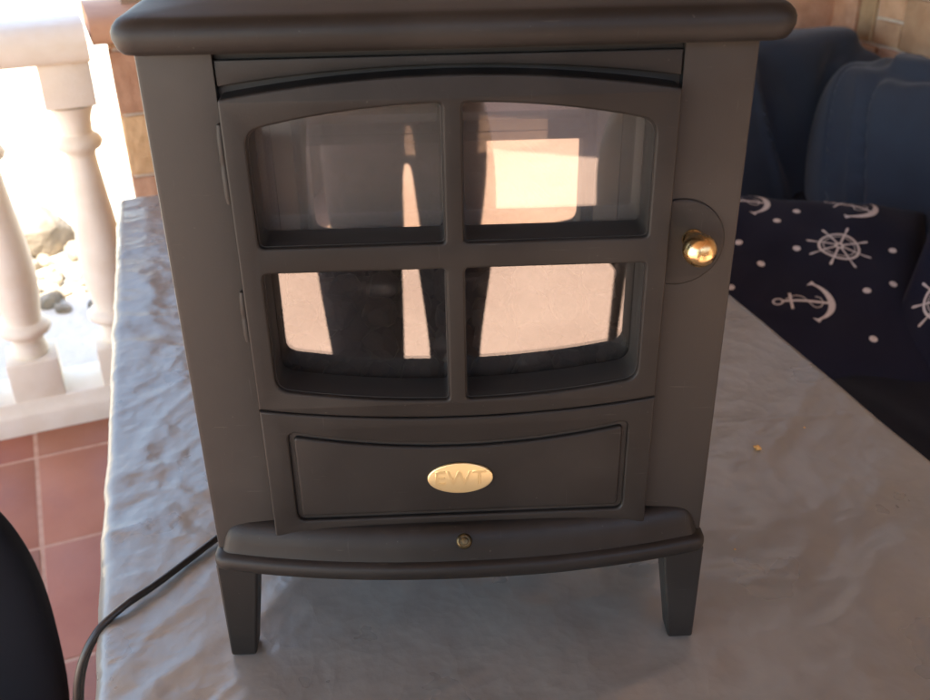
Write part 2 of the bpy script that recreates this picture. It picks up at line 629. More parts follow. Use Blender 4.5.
def stone_wall(name, length, label, coping_mat, seed, col_name):
    """wall in local coords: runs along +x from 0, its face looks to -y, from the floor up to z = 0.235"""
    r = random.Random(seed)
    t = empty(name)
    tag(t, label, 'wall', 'stone parapet walls')
    top = 0.236
    box('mortar_core', 0.012, length - 0.012, 0.006, 0.20, FZ, top - 0.002, M_MORTAR, t, bev=0)
    rows = [0.218 - 0.1535 * k for k in range(7)]
    zs = [top] + rows[0:1] + rows[1:] + [FZ]
    for zi in range(len(zs) - 1):
        z1, z0 = zs[zi], zs[zi + 1]
        if z1 - z0 < 0.012:
            continue
        x = 0.0
        first = True
        while x < length - 0.01:
            tall = z1 - z0
            w = r.choice([0.07, 0.11, 0.16, 0.20, 0.24]) if tall > .05 else r.choice([.15, .22])
            if first:
                w = [0.05, 0.31, 0.21, 0.12, .26, .18, .2, .1][zi % 8]
                first = False
            w = min(w, length - x)
            if length - x - w < .05:
                w = length - x
            cuts = [(z0, z1)]
            if tall > .1 and w < .17 and r.random() < .35:
                zc = z0 + tall * r.choice([.36, .5, .62])
                cuts = [(z0, zc), (zc, z1)]
            for a, b in cuts:
                g2 = .0045
                bm = box_bm(x + g2, x + w - g2, r.uniform(-.010, -.003), 0.05, a + g2, b - g2, 0.004, 2)
                for v in bm.verts:
                    if v.co.y < .03:
                        v.co += Vector((r.uniform(-.0018, .0018), r.uniform(-.0015, .0015), r.uniform(-.0018, .0018)))
                obj('brick', bm_mesh(bm, 'brick'), M_BRICK, t)
            x += w
    prof = [(-0.035, .238), (-0.045, .244), (-0.052, .258), (-0.050, .278), (-0.040, .292), (-0.02, .300), (.10, .306), (.22, .300), (.24, .292),
            (.250, .278), (.252, .258), (.245, .244), (.235, .238)]
    e = -0.03
    lv = [[(e + .012, y * .9 + .01, z * .96 + .011) for y, z in prof], [(e + .003, y * .98, z) for y, z in prof], [(e, y, z) for y, z in prof],
          [(length + .02, y, z) for y, z in prof]]
    obj('coping', loft(lv, 50), coping_mat, t)
    return t


CORNER = 1.99
wall_b = stone_wall('parapet_wall', CORNER + 0.135 - 0.002, 'sandstone block parapet with rounded terracotta coping behind the stove', M_COPING, 3, 'b')
wall_b.location = W(-0.135, 1.845)
wall_b.rotation_euler = (0, 0, TH)
wall_r = stone_wall('parapet_wall', 2.4, 'sandstone block wall with white coping behind the navy back cushions', M_WHITE, 8, 'r')
wall_r.location = W(CORNER, 2.05)
wall_r.rotation_euler = (0, 0, TH - PI / 2)
for (a, b) in ((CORNER + .1, -2.0), (-2.3, -2.0)):
    zb = .306 if b > 1 else FZ
    p = box('porch_post', -.06, .06, -.06, .06, zb, 1.65, M_PLASTER, bev=.006)
    p.location = W(a, b)
    p.rotation_euler = (0, 0, TH)
    tag(p, kind='structure')

hw_ = box('side_sky_blocker', CORNER + .205, CORNER + .32, -4.7, 1.88, FZ - .004, 1.649, M_CEIL, bev=0)  # unseen wall, added to cut the sky light from the right
hw_.rotation_euler = (0, 0, TH)
tag(hw_, kind='structure')

hc_ = box('back_sky_blocker', -.08, CORNER + .20, 1.92, 2.04, .300, 1.649, M_CEIL, bev=0)  # added out of view above the parapet so light comes mainly from the left
hc_.rotation_euler = (0, 0, TH)
tag(hc_, kind='structure')
hb_ = box('rear_shade_caster', -3.1, 2.6, -5.0, -4.75, FZ - .004, 1.95, M_CEIL, bev=0)  # unseen slab behind the camera, put in to shade the far patio
hb_.rotation_euler = (0, 0, TH)
tag(hb_, kind='structure')

# --- balustrade: turned white balusters between two rails
bal = empty('balustrade')
tag(bal, 'cream white balustrade with turned balusters at the terrace edge', 'balustrade')
bal.rotation_euler = (0, 0, TH)
BY = 1.895
rail_prof = [(-.088, FZ), (-.088, FZ + .050), (-.084, FZ + .060), (-.076, FZ + .064), (-.072, FZ + .075), (-.066, FZ + .085), (.085, FZ + .085), (.105, FZ + .07), (.13, FZ + .055),
             (.13, FZ)]
obj('bottom_rail', loft([[(-2.3, BY + y, z) for y, z in rail_prof], [(-.14, BY + y, z) for y, z in rail_prof]], 50), M_PLASTER, bal)
hr = [(-.09, .205), (-.10, .215), (-.10, .25), (-.085, .27), (-.07, .285), (.07, .285), (.085, .27), (.10, .25), (.10, .215), (.09, .205)]
obj('hand_rail', loft([[(-2.3, BY + y, z) for y, z in hr], [(-.175, BY + y, z) for y, z in hr]], 50), M_PLASTER, bal)
zb0 = FZ + .085
prof = [(.040, zb0 + .105), (.045, zb0 + .112), (.046, zb0 + .124), (.043, zb0 + .130), (.040, zb0 + .150), (.046, zb0 + .164), (.060, zb0 + .170), (.066, zb0 + .178),
        (.066, zb0 + .188), (.058, zb0 + .196), (.046, zb0 + .202), (.047, zb0 + .22), (.052, zb0 + .25), (.057, zb0 + .285), (.059, zb0 + .32), (.058, zb0 + .36),
        (.054, zb0 + .41), (.049, zb0 + .46), (.043, zb0 + .52), (.038, zb0 + .57), (.035, zb0 + .61), (.037, zb0 + .622), (.052, zb0 + .632), (.058, zb0 + .645),
        (.052, zb0 + .658), (.038, zb0 + .668), (.040, zb0 + .70), (.047, zb0 + .722), (.055, zb0 + .735)]
shaft_me = bm_mesh(lathe_bm(prof, 40), 'baluster', 50)
shaft_me.materials.append(M_PLASTER)
plinth_me = bm_mesh(box_bm(-.063, .063, -.063, .063, zb0 - .004, zb0 + .107, .004), 'plinth')
plinth_me.materials.append(M_PLASTER)
cap_me = bm_mesh(box_bm(-.058, .058, -.058, .058, zb0 + .740, .207, .004), 'cap_block')
cap_me.materials.append(M_PLASTER)
for k in range(9):
    b = obj('baluster', shaft_me, None, bal, loc=(-.236 - .222 * k, BY, 0))
    obj('plinth', plinth_me, None, b)
    obj('cap_block', cap_me, None, b)

# --- rocks and a little green outside
ROCKS = [(-1.56, 3.02, .150, .095)]
rk = random.Random(4)
while len(ROCKS) < 60:
    y = rk.uniform(2.42, 3.25)
    x = -1.42 - (y - 2.65) * .30 + rk.uniform(-.20, .20)
    r = rk.uniform(.020, .058)
    if all(math.hypot(x - q[0], y - q[1]) > .55 * (r + q[2]) for q in ROCKS):
        ROCKS.append((x, y, r, r * .65))
for k, (x, y, r, hh) in enumerate(ROCKS):
    bm = bmesh.new()
    bmesh.ops.create_icosphere(bm, subdivisions=3 if k == 0 else 2, radius=1)
    rr = random.Random(k)
    dirs = [Vector((rr.uniform(-1, 1), rr.uniform(-1, 1), rr.uniform(-.5, 1))).normalized() for _ in range(14)]
    cut = [rr.uniform(.55, .8) for _ in dirs]
    for v in bm.verts:
        n = v.co.normalized()
        d = 1.0
        for q, cc in zip(dirs, cut):
            c = n.dot(q)
            if c > cc:
                d = min(d, cc / c + .02)
        v.co = n * d * rr.uniform(.97, 1.02)
        v.co.x *= r * 1.25
        v.co.y *= r
        v.co.z *= hh * 1.3
    o = obj('garden_rock', bm_mesh(bm, 'rock', 18), M_ROCK, loc=(x, y, FZ - .10 + hh * .72), rot=(0, 0, rr.uniform(0, 6)))
    tag(o, 'largest tan rock lying outside between the two balusters' if k == 0 else 'small pale rock on the sunny ground beyond the balusters', 'rock',
        None if k == 0 else 'small rocks beyond the balusters')

# ================================================================== TABLE
PHI = math.radians(13.6)
TX = Vector((math.cos(PHI), math.sin(PHI), 0))
TY = Vector((-math.sin(PHI), math.cos(PHI), 0))
left0 = Vector((-0.3415, 0, 0))
TWID = 0.955
a0 = left0.dot(TX)
T_Y0, T_Y1 = -0.36, 1.402
tcx, tcy = a0 + TWID / 2, (T_Y0 + T_Y1) / 2
tc = TX * tcx + TY * tcy
table = empty('dining_table', (tc.x, tc.y, FZ), PHI)
tag(table, 'long table hidden under the grey wrinkled tablecloth', 'table')
HX, HY = TWID / 2, (T_Y1 - T_Y0) / 2
box('table_top', -HX + .008, HX - .008, -HY + .008, HY - .008, .676, .7165, M_WOOD, table, bev=.006)
for sx in (-1, 1):
    for sy in (-1, 1):
        box('leg', sx * (HX - .09) - .03, sx * (HX - .09) + .03, sy * (HY - .09) - .03, sy * (HY - .09) + .03, 0.001, .68, M_WOOD, table, bev=.004)

# tablecloth: one sheet, folded over the edges, with real wrinkles
DROP = 0.24
du = 0.0036
us = np.arange(-HX - DROP, HX + DROP + du, du)
vs = np.arange(-HY - DROP, HY + DROP + du, du)
U, V = np.meshgrid(us, vs, indexing='ij')
cu_, cv_ = np.clip(U, -HX, HX), np.clip(V, -HY, HY)
eu, ev = U - cu_, V - cv_
d = np.hypot(eu, ev)
dirx, diry = np.where(d > 0, eu / np.maximum(d, 1e-9), 0), np.where(d > 0, ev / np.maximum(d, 1e-9), 0)
rad = 0.016
ang = np.minimum(d / rad, PI / 2)
outw = rad * np.sin(ang)
zz = -(rad * (1 - np.cos(ang))) - np.maximum(0, d - rad * PI / 2)
hang = np.maximum(0, d - rad * PI / 2)
per = np.where(np.abs(eu) > np.abs(ev), V, U)
outw = outw + hang * (0.10 * vnoise(per * 7, hang * 2, 5) + .05)


def ridge(x, y, s):
    n = vnoise(x, y, s)
    return 1 - np.abs(n) * 2


fall = lambda a, b, x: np.clip((x - a) / (b - a), 0, 1)
leftness = 1 - fall(-HX + .02, -HX + .34, U)                  # crinkles gather on the left side
nearness = 1 - fall(-HY + .15, -HY + .75, V)
wx = .20 * vnoise(U * 3, V * 3, 7) + .07 * vnoise(U * 9, V * 9, 17)
wy = .20 * vnoise(U * 3 + 40, V * 3, 27) + .07 * vnoise(U * 9, V * 9 + 31, 37)


def creases(ang, along, across, seed, sharp=3.0, warp=1.0):
    """thin raised folds running in direction ang, broken up by a slow mask"""
    c, s_ = math.cos(ang), math.sin(ang)
    A, B = (U + wx * .25 * warp) * c + (V + wy * .25 * warp) * s_, -(U + wx * .25 * warp) * s_ + (V + wy * .25 * warp) * c
    n = vnoise(A * along + 50, B * across + 50, seed)
    m = np.clip(vnoise(U * 5 + seed, V * 5, seed + 90) * 1.6 + .3, 0, 1)
    return np.exp(-(n * sharp * 1.5) ** 2) * m


big = 0.0016 * vnoise(U * 4 + 3, V * 5, 1) + 0.0010 * vnoise(U * 9, V * 7 + 9, 2)
H = big + .0022 * (.35 + .9 * nearness) * creases(.62, 2.4, 9, 3) + .0014 * (.4 + .6 * nearness) * creases(-.30, 3, 11, 12)
H = H + .0011 * creases(.95, 5, 15, 21) * (.25 + nearness * .6 + leftness * .4)
def facets(f, seed, ax=1.0, ay=1.0, ang=0.0):
    """crumpled sheet: polygonal facets with raised creases (distance to the nearest of scattered points)"""
    c, s_ = math.cos(ang), math.sin(ang)
    x0, y0 = U + wx * .35, V + wy * .35
    x, y = (x0 * c + y0 * s_) * f * ax + 64, (-x0 * s_ + y0 * c) * f * ay + 64
    r = np.random.default_rng(seed)
    JX, JY, JZ = r.uniform(0, 1, (256, 256)), r.uniform(0, 1, (256, 256)), r.uniform(-.25, .25, (256, 256))
    xi, yi = np.floor(x).astype(int), np.floor(y).astype(int)
    best = np.full(x.shape, 9.0)
    for i in (-2, -1, 0, 1, 2):
        for j in (-2, -1, 0, 1, 2):
            a_, b_ = (xi + i) % 256, (yi + j) % 256
            dd = np.hypot(x - (xi + i + JX[a_, b_]), y - (yi + j + JY[a_, b_])) + JZ[a_, b_]
            best = np.minimum(best, dd)
    return best


patch = np.clip(.75 + .6 * vnoise(U * 5, V * 5, 61), 0, 1.2)
crum = .0062 * facets(9, 51, 1, 1.6, .15) + .0034 * facets(20, 53, 1.2, 1, -.4) + .0016 * facets(38, 55, 1, 1.4, .3)
H = H + leftness * (crum - .0046) * patch * .46
soft = .0085 * facets(5.5, 71, .55, 1.35, .62) + .0036 * facets(10, 73, .6, 1.3, .35) + .0015 * facets(20, 75, .7, 1.2, .8)
patch2 = np.clip(.65 + .6 * vnoise(U * 4 + 9, V * 4, 65), .1, 1)
H = H + (soft - .006) * (.30 + .70 * nearness) * (1 - leftness) * patch2 * 2.0
H = H + .0022 * creases(.72, 1.6, 6, 81, 5.5) * (.5 + nearness) + .0016 * creases(.40, 2.2, 8, 83, 6) * (.5 + .6 * nearness) + .0012 * creases(-.15, 3, 9, 85, 6)
H = H + 0.00022 * vnoise(U * 60, V * 60, 8)
H = H * (1 - .75 * fall(HX - .10, HX, U))
H = .009 * np.tanh(H / .009)
flat = np.exp(-(d / .05) ** 2)
# the four feet press the cloth flat
for fx, fy in ((-.205, .005), (.205, .005), (-.205, .225), (.205, .225)):
    q = Vector((fx, fy, 0)) - tc
    lu, lv = q.dot(TX), q.dot(TY)
    k = np.exp(-(((U - lu) ** 2 + (V - lv) ** 2) / .0022))
    H = H * (1 - k) + (-.0006) * k
PX = cu_ + dirx * (outw + H * np.sin(ang))
PY = cv_ + diry * (outw + H * np.sin(ang))
PZ = zz + H * np.cos(ang)
cloth_me = grid_mesh(np.stack([PX, PY, PZ - 0.0006], -1), 'tablecloth')
cloth = obj('tablecloth', cloth_me, M_CLOTH, loc=(tc.x, tc.y, 0), rot=(0, 0, PHI))
tag(cloth, 'shiny grey vinyl tablecloth with wrinkles under the black stove', 'tablecloth')
# ================================================================== STOVE
stove = empty('electric_stove')
tag(stove, 'black electric stove with four-pane window door and brass knob', 'stove')

# cabinet: a U in plan (stiles, sides, back), with floor and top inside
CW, CD, Z0, Z1 = 0.2212, 0.25, 0.112, 0.570
plan = [(-.1672, 0), (-.1672, .014), (-.2135, .014), (-.2135, CD - .006), (.2135, CD - .006), (.2135, .014), (.1672, .014), (.1672, 0), (CW - .004, 0), (CW - .0012, .0012),
        (CW, .004), (CW, CD), (-CW, CD), (-CW, .004), (-CW + .0012, .0012), (-CW + .004, 0)]
cab = obj('cabinet', loft([[(x, y, Z0) for x, y in plan], [(x, y, Z1) for x, y in plan]], 30), M_STOVE, stove)
box('cabinet_floor', -.213, .213, .012, CD - .006, Z0 + .002, Z0 + .012, M_STOVE_IN, stove, bev=0)
box('inner_side', -.1685, -.160, .030, .172, .125, .566, M_STOVE_IN, stove, bev=0)
box('inner_side', .160, .1685, .030, .172, .125, .566, M_STOVE_IN, stove, bev=0)
box('inner_top', -.213, .213, .016, CD - .006, .5665, .5695, M_STOVE_IN, stove, bev=0)


# hood: stepped, rounded lid
def rrect(hw, yf, yb, r, z, n=6):
    pts = []
    for cx, cy, a0 in ((hw - r, yb - r, 0), (-hw + r, yb - r, 90), (-hw + r, yf + r, 180), (hw - r, yf + r, 270)):
        for k in range(n + 1):
            a = math.radians(a0 + 90 * k / n)
            pts.append((cx + r * math.cos(a), cy + r * math.sin(a), z))
    return pts


hood_lv = [(.5705, .218), (.5690, .2285), (.5695, .2300), (.5730, .2325), (.5790, .2345), (.5840, .2345), (.5880, .2330), (.5912, .2302), (.5930, .2272), (.5938, .2245),
           (.5941, .2225), (.5946, .2200), (.5960, .150), (.5962, .05)]
lv = []
for z, hw in hood_lv:
    hw += .0025
    ov = hw - CW
    lv.append(rrect(hw, -.006 - ov if hw > .16 else -.006 - ov, CD + .004 + (hw - CW) * .3, max(.004, .012 + ov * .4) if hw > .16 else .004, z))
obj('hood', loft(lv, 55), M_STOVE, stove, loc=(.005, 0, 0))

# fascia above the door, arched below
K = 0.985
fx = .1664
lens = lambda x: .5425 + .0115 * (1 - (x / .166) ** 2)
pts = [(fx, .5610), (-fx, .5610)] + arc_line(-fx, fx, lens, 24)
obj('fascia', plate([pts], .0015, .016, .0012), M_STOVE, stove)
box('fascia_slot', -.1668, .1668, .006, .010, .5605, .5690, M_STOVE_IN, stove, bev=0)

box('gap_backing', -.1668, .1668, .0085, .013, .530, .5665, M_STOVE, stove, bev=0)
# door frame
DF, DB = -.012, .024
DT = lambda x: .5365 + .0138 * (1 - (x / .165) ** 2)
DBt = lambda x: .2790 - .0130 * (1 - (x / .165) ** 2)
dx = .1650


def win(x0, x1, top, bot, rtl, rtr, rbr, rbl):
    n = 12
    t = arc_line(x0, x1, top, n)
    b = arc_line(x1, x0, bot, n)
    pts = t + b
    rad_ = [0] * len(pts)
    # rounding works on the long neighbours, so use a coarse polygon near the rounded corners
    P, R_ = [], []

    def clean(seq, r_start, r_end):
        s = list(seq)
        a, z = s[0], s[-1]
        mid = [q for q in s[1:-1] if (abs(q[0] - a[0]) > r_start * 1.1) and (abs(q[0] - z[0]) > r_end * 1.1)]
        return [(a, r_start)] + [(q, 0) for q in mid] + [(z, r_end)]
    for q, r in clean(t, rtl, rtr) + clean(b, rbr, rbl):
        P.append(q)
        R_.append(r)
    return round_poly(P, R_, 7)


wt = lambda x: .5140 + .0165 * (1 - (x / .147) ** 2)
wb = lambda x: .2965 - .0140 * (1 - (x / .147) ** 2)
zt0, zt1 = .4225, .4015
WX, MX = .1485, .0070
W_OUT = [win(-WX, -MX, wt, lambda x: zt0, .019, .004, .004, .005), win(MX, WX, wt, lambda x: zt0, .004, .019, .005, .004),
         win(-WX, -MX, lambda x: zt1, wb, .005, .004, .004, .021), win(MX, WX, lambda x: zt1, wb, .004, .005, .021, .004)]
outer = round_poly([(dx, .5365), *reversed(arc_line(-dx, dx, DT, 24)[1:-1]), (-dx, .5365), (-dx, .2790), *arc_line(-dx, dx, DBt, 24)[1:-1], (dx, .2790)],
                   [.003] + [0] * 23 + [.003, .001] + [0] * 23 + [.001])
door = obj('door', plate([outer] + W_OUT, DF, DB, .0020, 3), M_STOVE, stove)
gx = .1565
g_out = [(gx, .532), (-gx, .532), (-gx, .272), (gx, .272)]
for (x0, x1, z0, z1) in ((-.152, -.0005, .4120, .5330), (.0005, .152, .4120, .5330), (-.152, -.0005, .2780, .4110), (.0005, .152, .2780, .4110)):
    box('glass_pane', x0, x1, DB + .0005, DB + .003, z0, z1, M_GLASS_DOT_HAZE if z0 > .4115 else M_GLASS, door, bev=0)
def shrink(p, e):
    cx, cz = sum(q[0] for q in p) / len(p), sum(q[1] for q in p) / len(p)
    hx, hz = max(abs(q[0] - cx) for q in p), max(abs(q[1] - cz) for q in p)
    return [(cx + (q[0] - cx) * (1 - e / hx), cz + (q[1] - cz) * (1 - e / hz)) for q in p]


for wo in W_OUT:                                             # black band over the reveal of each opening
    xs_, zs_ = [q[0] for q in wo], [q[1] for q in wo]
    obj('reveal_band', plate([shrink(wo, -.0012), shrink(wo, .0009)], DF + .0042, DB - .0002, .0002, 1), M_STOVE_IN, door)
for zc, ln in ((.487, .062), (.362, .046)):
    bm = lathe_bm([(.0008, -ln / 2), (.0026, -ln / 2 + .001), (.0036, -ln / 2 + .007), (.0038, -.003), (.0034, -.0015), (.0034, .0015), (.0038, .003), (.0036, ln / 2 - .009),
                   (.0026, ln / 2 - .001), (.0008, ln / 2)], 16)
    obj('hinge', bm_mesh(bm, 'hinge'), M_STOVE, door, loc=(-.1668, -.0035, zc))

# ash panel below the door with a raised field
pb = .146
p_out = [(dx, .2780), *reversed(arc_line(-dx, dx, lambda x: DBt(x) - .0010, 24)[1:-1]), (-dx, .2780), (-dx, pb), (dx, pb)]
gt = lambda x: .2560 - .0165 * (1 - (x / .1435) ** 2)


def field(inset, r):
    x1 = .1437 - inset
    top = arc_line(-x1, x1, lambda x: gt(x) - inset, 16)
    top = [top[0]] + [q for q in top[1:-1] if abs(q[0]) < x1 - r * 1.2] + [top[-1]]
    P = top + [(x1, .1625 + inset), (-x1, .1625 + inset)]
    return round_poly(P, [r] + [0] * (len(top) - 2) + [r, r, r], 6)


ash = obj('ash_panel', plate([p_out, field(0, .008)], DF, .004, .0022, 3), M_STOVE, stove)
obj('raised_field', plate([field(.0042, .005)], DF + .0004, .0035, .0024, 3), M_STOVE, ash)
box('backing', -.160, .160, -.0075, .014, .150, .262, M_STOVE, ash, bev=0)

# oval badge with its lettering
ell = [(.0003 + .0284 * math.cos(2 * PI * k / 56), .2040 + .0158 * math.sin(2 * PI * k / 56)) for k in range(56)]
badge = obj('badge', plate([ell], DF - .0022, DF + .0006, .0010, 3), M_BADGE, stove)
fc = bpy.data.curves.new('txt', 'FONT')
fc.body = 'EWT'
fc.size = .0205
fc.extrude = .00015
fc.bevel_depth = .00025
fc.align_x = 'CENTER'
fc.align_y = 'CENTER'
fc.space_character = 1.08
fo = bpy.data.objects.new('txt', fc)
COL.objects.link(fo)
tm = bpy.data.meshes.new_from_object(fo.evaluated_get(bpy.context.evaluated_depsgraph_get()))
bpy.data.objects.remove(fo)
tm.materials.clear()
for v in tm.vertices:
    v.co = (v.co.x * 1.0 + .0003, DF - .0022 - v.co.z - .0002, v.co.y + .2040)
obj('lettering', tm, M_BADGE_TXT, badge, smooth=False)

# bowed ledge along the foot
LW = .2235


def ledge_outline(inset, z, n=30):
    hw = LW - inset
    pts = []
    yf = lambda x: -.0125 - .0265 * (1 - (abs(x) / LW) ** 2.2) + inset
    ys = yf(hw)
    r = .006
    for k in range(n + 1):
        x = -hw + 2 * hw * k / n
        pts.append((x, yf(x), z))
    pts[0] = (-hw, ys + r, z)
    pts.insert(1, (-hw + r * .3, ys + r * .3, z))
    pts.insert(2, (-hw + r, yf(-hw + r), z))
    pts[-1] = (hw, ys + r, z)
    pts.insert(-1, (hw - r, yf(hw - r), z))
    pts.insert(-1, (hw - r * .3, ys + r * .3, z))
    pts += [(hw, .006, z), (-hw, .006, z)]
    return pts


led = [(z + .0060, i) for z, i in ((.104, .006), (.1048, .0025), (.1075, .0003), (.112, 0), (.1165, .0004), (.1190, .0022), (.1205, .0050), (.1212, .0072), (.1235, .0082), (.131, .0098), (.139, .0125), (.1445, .0160),
       (.1480, .0205), (.1495, .0250))]
ledge = obj('ledge', loft([ledge_outline(i, z) for z, i in led], 45), M_STOVE, stove)
bm = lathe_bm([(.0068, 0), (.0070, -.002), (.0062, -.0036), (.0052, -.0042), (.0046, -.0036), (.0036, -.0036), (.0030, -.0046), (.0012, -.0050)], 20, 'Y')
obj('screw', bm_mesh(bm, 'screw'), M_OLD_BRASS, ledge, loc=(.0022, -.0258, .1445), rot=(math.radians(-38), 0, 0))

# legs: tapered, outer edge straight
for sx in (-1, 1):
    for yb, dpt in ((-.0100, .036), (.205, .036)):
        def sec(z, w, dd, y0):
            xo, xi = .2232, .2232 - w
            return [(sx * xo, y0, z), (sx * xi, y0, z), (sx * xi, y0 + dd, z), (sx * xo, y0 + dd, z)]
        me = loft([sec(0.0, .0235, .024, yb + .002), sec(.004, .0245, .025, yb + .001), sec(.1135, .0378, dpt, yb)], 30)
        lg = obj('leg', me, M_STOVE, stove)
        bv = lg.modifiers.new('bev', 'BEVEL')
        bv.width = .0022
        bv.segments = 2

# knob and its boss
arc = [(.1655, .4130 + .0365)] + [(.1750 + .0362 * math.cos(a), .4130 + .0362 * math.sin(a)) for a in [math.radians(104 - 208 * k / 40) for k in range(41)]] + [(.1655, .4130 - .0365)]
arc = [q for q in arc if q[0] >= .1654]
obj('latch_boss', plate([arc], -.0022, .005, .0020, 5), M_STOVE, stove)
kp = [(.0085, 0), (.0085, -.002), (.0078, -.004), (.0066, -.007), (.0064, -.012), (.0074, -.0145), (.0078, -.0160), (.0072, -.0175), (.0084, -.0195), (.0108, -.0225), (.0124, -.0265), (.0129, -.0305),
      (.0124, -.0345), (.0108, -.0385), (.0080, -.0415), (.0045, -.0432), (.0015, -.0437)]
kp = [(r_, y_ * (.55 if y_ > -.0175 else 1) - (0 if y_ > -.0175 else -.0079)) for r_, y_ in kp]
obj('knob', bm_mesh(lathe_bm(kp, 32, 'Y'), 'knob', 60), M_BRASS, stove, loc=(.1853, -.0022, .4165))

# mirror screen and coals inside
box('flame_screen', -.159, .159, .170, .173, .20, .566, M_MIRROR, stove, bev=0)
rc = random.Random(5)
n_c = 0
for row, (yy, zt) in enumerate(((.060, .285), (.090, .300), (.120, .318), (.148, .330))):
    for k in range(9):
        bm = bmesh.new()
        bmesh.ops.create_icosphere(bm, subdivisions=2, radius=1)
        for v in bm.verts:
            v.co *= rc.uniform(.82, 1.12)
            v.co.x *= .021
            v.co.y *= .018
            v.co.z *= .017
        obj('coal', bm_mesh(bm, 'coal', 20), M_COAL, stove, loc=(-.14 + .035 * k + rc.uniform(-.006, .006), yy + rc.uniform(-.005, .005), zt - .017 + rc.uniform(-.008, .004)),
            rot=(rc.uniform(0, 6), rc.uniform(0, 6), rc.uniform(0, 6)), smooth=False)
lv = [[(x, .028, .125), (x, .028, .250), (x, .165, .312), (x, .165, .125)] for x in (-.158, .158)]
obj('fuel_bed', loft(lv), M_STOVE_IN, stove)

# mains cord: leaves behind the cabinet, crosses the cloth and hangs over the table edge
cp = [(-.205, .235, .030), (-.222, .222, .012), (-.245, .188, .0065), (-.272, .155, .0062), (-.300, .118, .0062), (-.330, .078, .0068), (-.352, .052, .0062), (-.374, .030, -.006),
      (-.392, .014, -.040), (-.402, .004, -.095), (-.408, -.004, -.20), (-.414, -.008, -.40), (-.43, -.01, -.60), (-.46, -.03, -.705), (-.54, -.08, -.7245), (-.68, -.20, -.7245)]
cpt = catmull(cp, 8)
cpt = [q + Vector((.008 * min(1, max(0, (q.x + .2) / -.12)), 0.004, .0008)) for q in cpt]
bm = tube_bm(cpt, .0038, 10)
off = [q + Vector((.0034, .0038, 0.0012)) for q in cpt]
tube_bm(off, .0034, 10, bm)
obj('power_cord', bm_mesh(bm, 'cord', 60), M_CORD, stove)

# crumbs on the cloth


def crumb(x, y, r, label):
    bm = bmesh.new()
    bmesh.ops.create_icosphere(bm, subdivisions=2, radius=r)
    q = random.Random(int(x * 1e4))
    for v in bm.verts:
        v.co *= q.uniform(.7, 1.15)
        v.co.x *= 1.3
        v.co.z *= .7
    o = obj('crumb', bm_mesh(bm, 'crumb', 20), M_CRUMB, loc=(x, y, r * .55 + .0006), rot=(0, 0, q.uniform(0, 6)))
    tag(o, label, 'crumb')


crumb(.3805, .3015, .0042, 'orange crumb lying on the cloth right of the stove')
crumb(.300, .115, .0010, 'tiny pale speck on the cloth just right of the front right leg')
crumb(.455, .345, .0011, 'tiny pale speck on the cloth beside the navy cushion edge')
crumb(.369, .196, .0012, 'tiny pale speck on the cloth nearer than the orange crumb')

# ================================================================== SOFA AND CUSHIONS
sofa = empty('corner_sofa', W(1.45, .75, FZ), TH)
tag(sofa, 'black corner sofa seat beyond the right edge of the table', 'sofa')
box('base', -.50, .51, -1.05, 1.06, 0.002, .30, M_CHARCOAL, sofa, bev=.02, seg=3)


def soft_box(hx, hy, hz, seed, amp=.012, fold=0.0, n=44, p=5.0, freq=5.0):
    """a stuffed box: superellipsoid with creases; centre at the origin"""
    bm = bmesh.new()
    bmesh.ops.create_cube(bm, size=2)
    bmesh.ops.subdivide_edges(bm, edges=bm.edges[:], cuts=n, use_grid_fill=True)
    co = np.array([v.co[:] for v in bm.verts])
    L = (np.abs(co) ** p).sum(1) ** (1 / p)
    nrm = co / L[:, None]
    base = nrm * np.array([hx, hy, hz])
    nd = co / np.linalg.norm(co, axis=1)[:, None]
    w = vnoise(base[:, 0] * freq + base[:, 1] * 2 + 5, base[:, 2] * freq + base[:, 1] * freq * .6, seed) * amp
    if fold:
        q = vnoise(base[:, 0] * 7 + base[:, 2] * 2.6 + base[:, 1] * 1.2 + 30, base[:, 2] * 2.4 + base[:, 1] * .8 + 30, seed + 1)
        w = w - fold * np.exp(-(q * 5.5) ** 2) + fold * .5 * np.exp(-((q - .22) * 5.5) ** 2)
    base = base + nd * w[:, None]
    for v, c in zip(bm.verts, base):
        v.co = c
    return bm_mesh(bm, 'cushion', 80)


sm = soft_box(.50, 1.04, .075, 31, .012, .030, 90, 9, 9)
so = obj('seat_pad', sm, M_CHARCOAL, sofa, loc=(0, 0, .365))

bk = soft_box(.42, .135, .245, 41, .016, .034, 60, 4.5, 4)
o = obj('back_cushion', bk, M_NAVY, loc=W(1.56, 1.63, -.118), rot=(math.radians(-6), 0, TH))
tag(o, 'navy blue back cushion standing against the wall next to the stove', 'cushion', 'navy back cushions')
bk2 = soft_box(.52, .16, .27, 47, .022, .028, 60, 3.2, 3)
o = obj('back_cushion', bk2, M_NAVY, loc=W(1.79, 1.06, -.140), rot=(math.radians(-8), 0, TH - PI / 2))
tag(o, 'navy blue back cushion leaning on the right wall, folded at its left edge', 'cushion', 'navy back cushions')

# --- nautical cushions
CU, CV, CT = .285, .308, .080


def pillow(a, b):
    """top height of the pillow at normalised a, b in -1..1"""
    q = max(0.0, 1 - abs(a) ** 4.5) * max(0.0, 1 - abs(b) ** 4.5)
    return CT * q ** .40


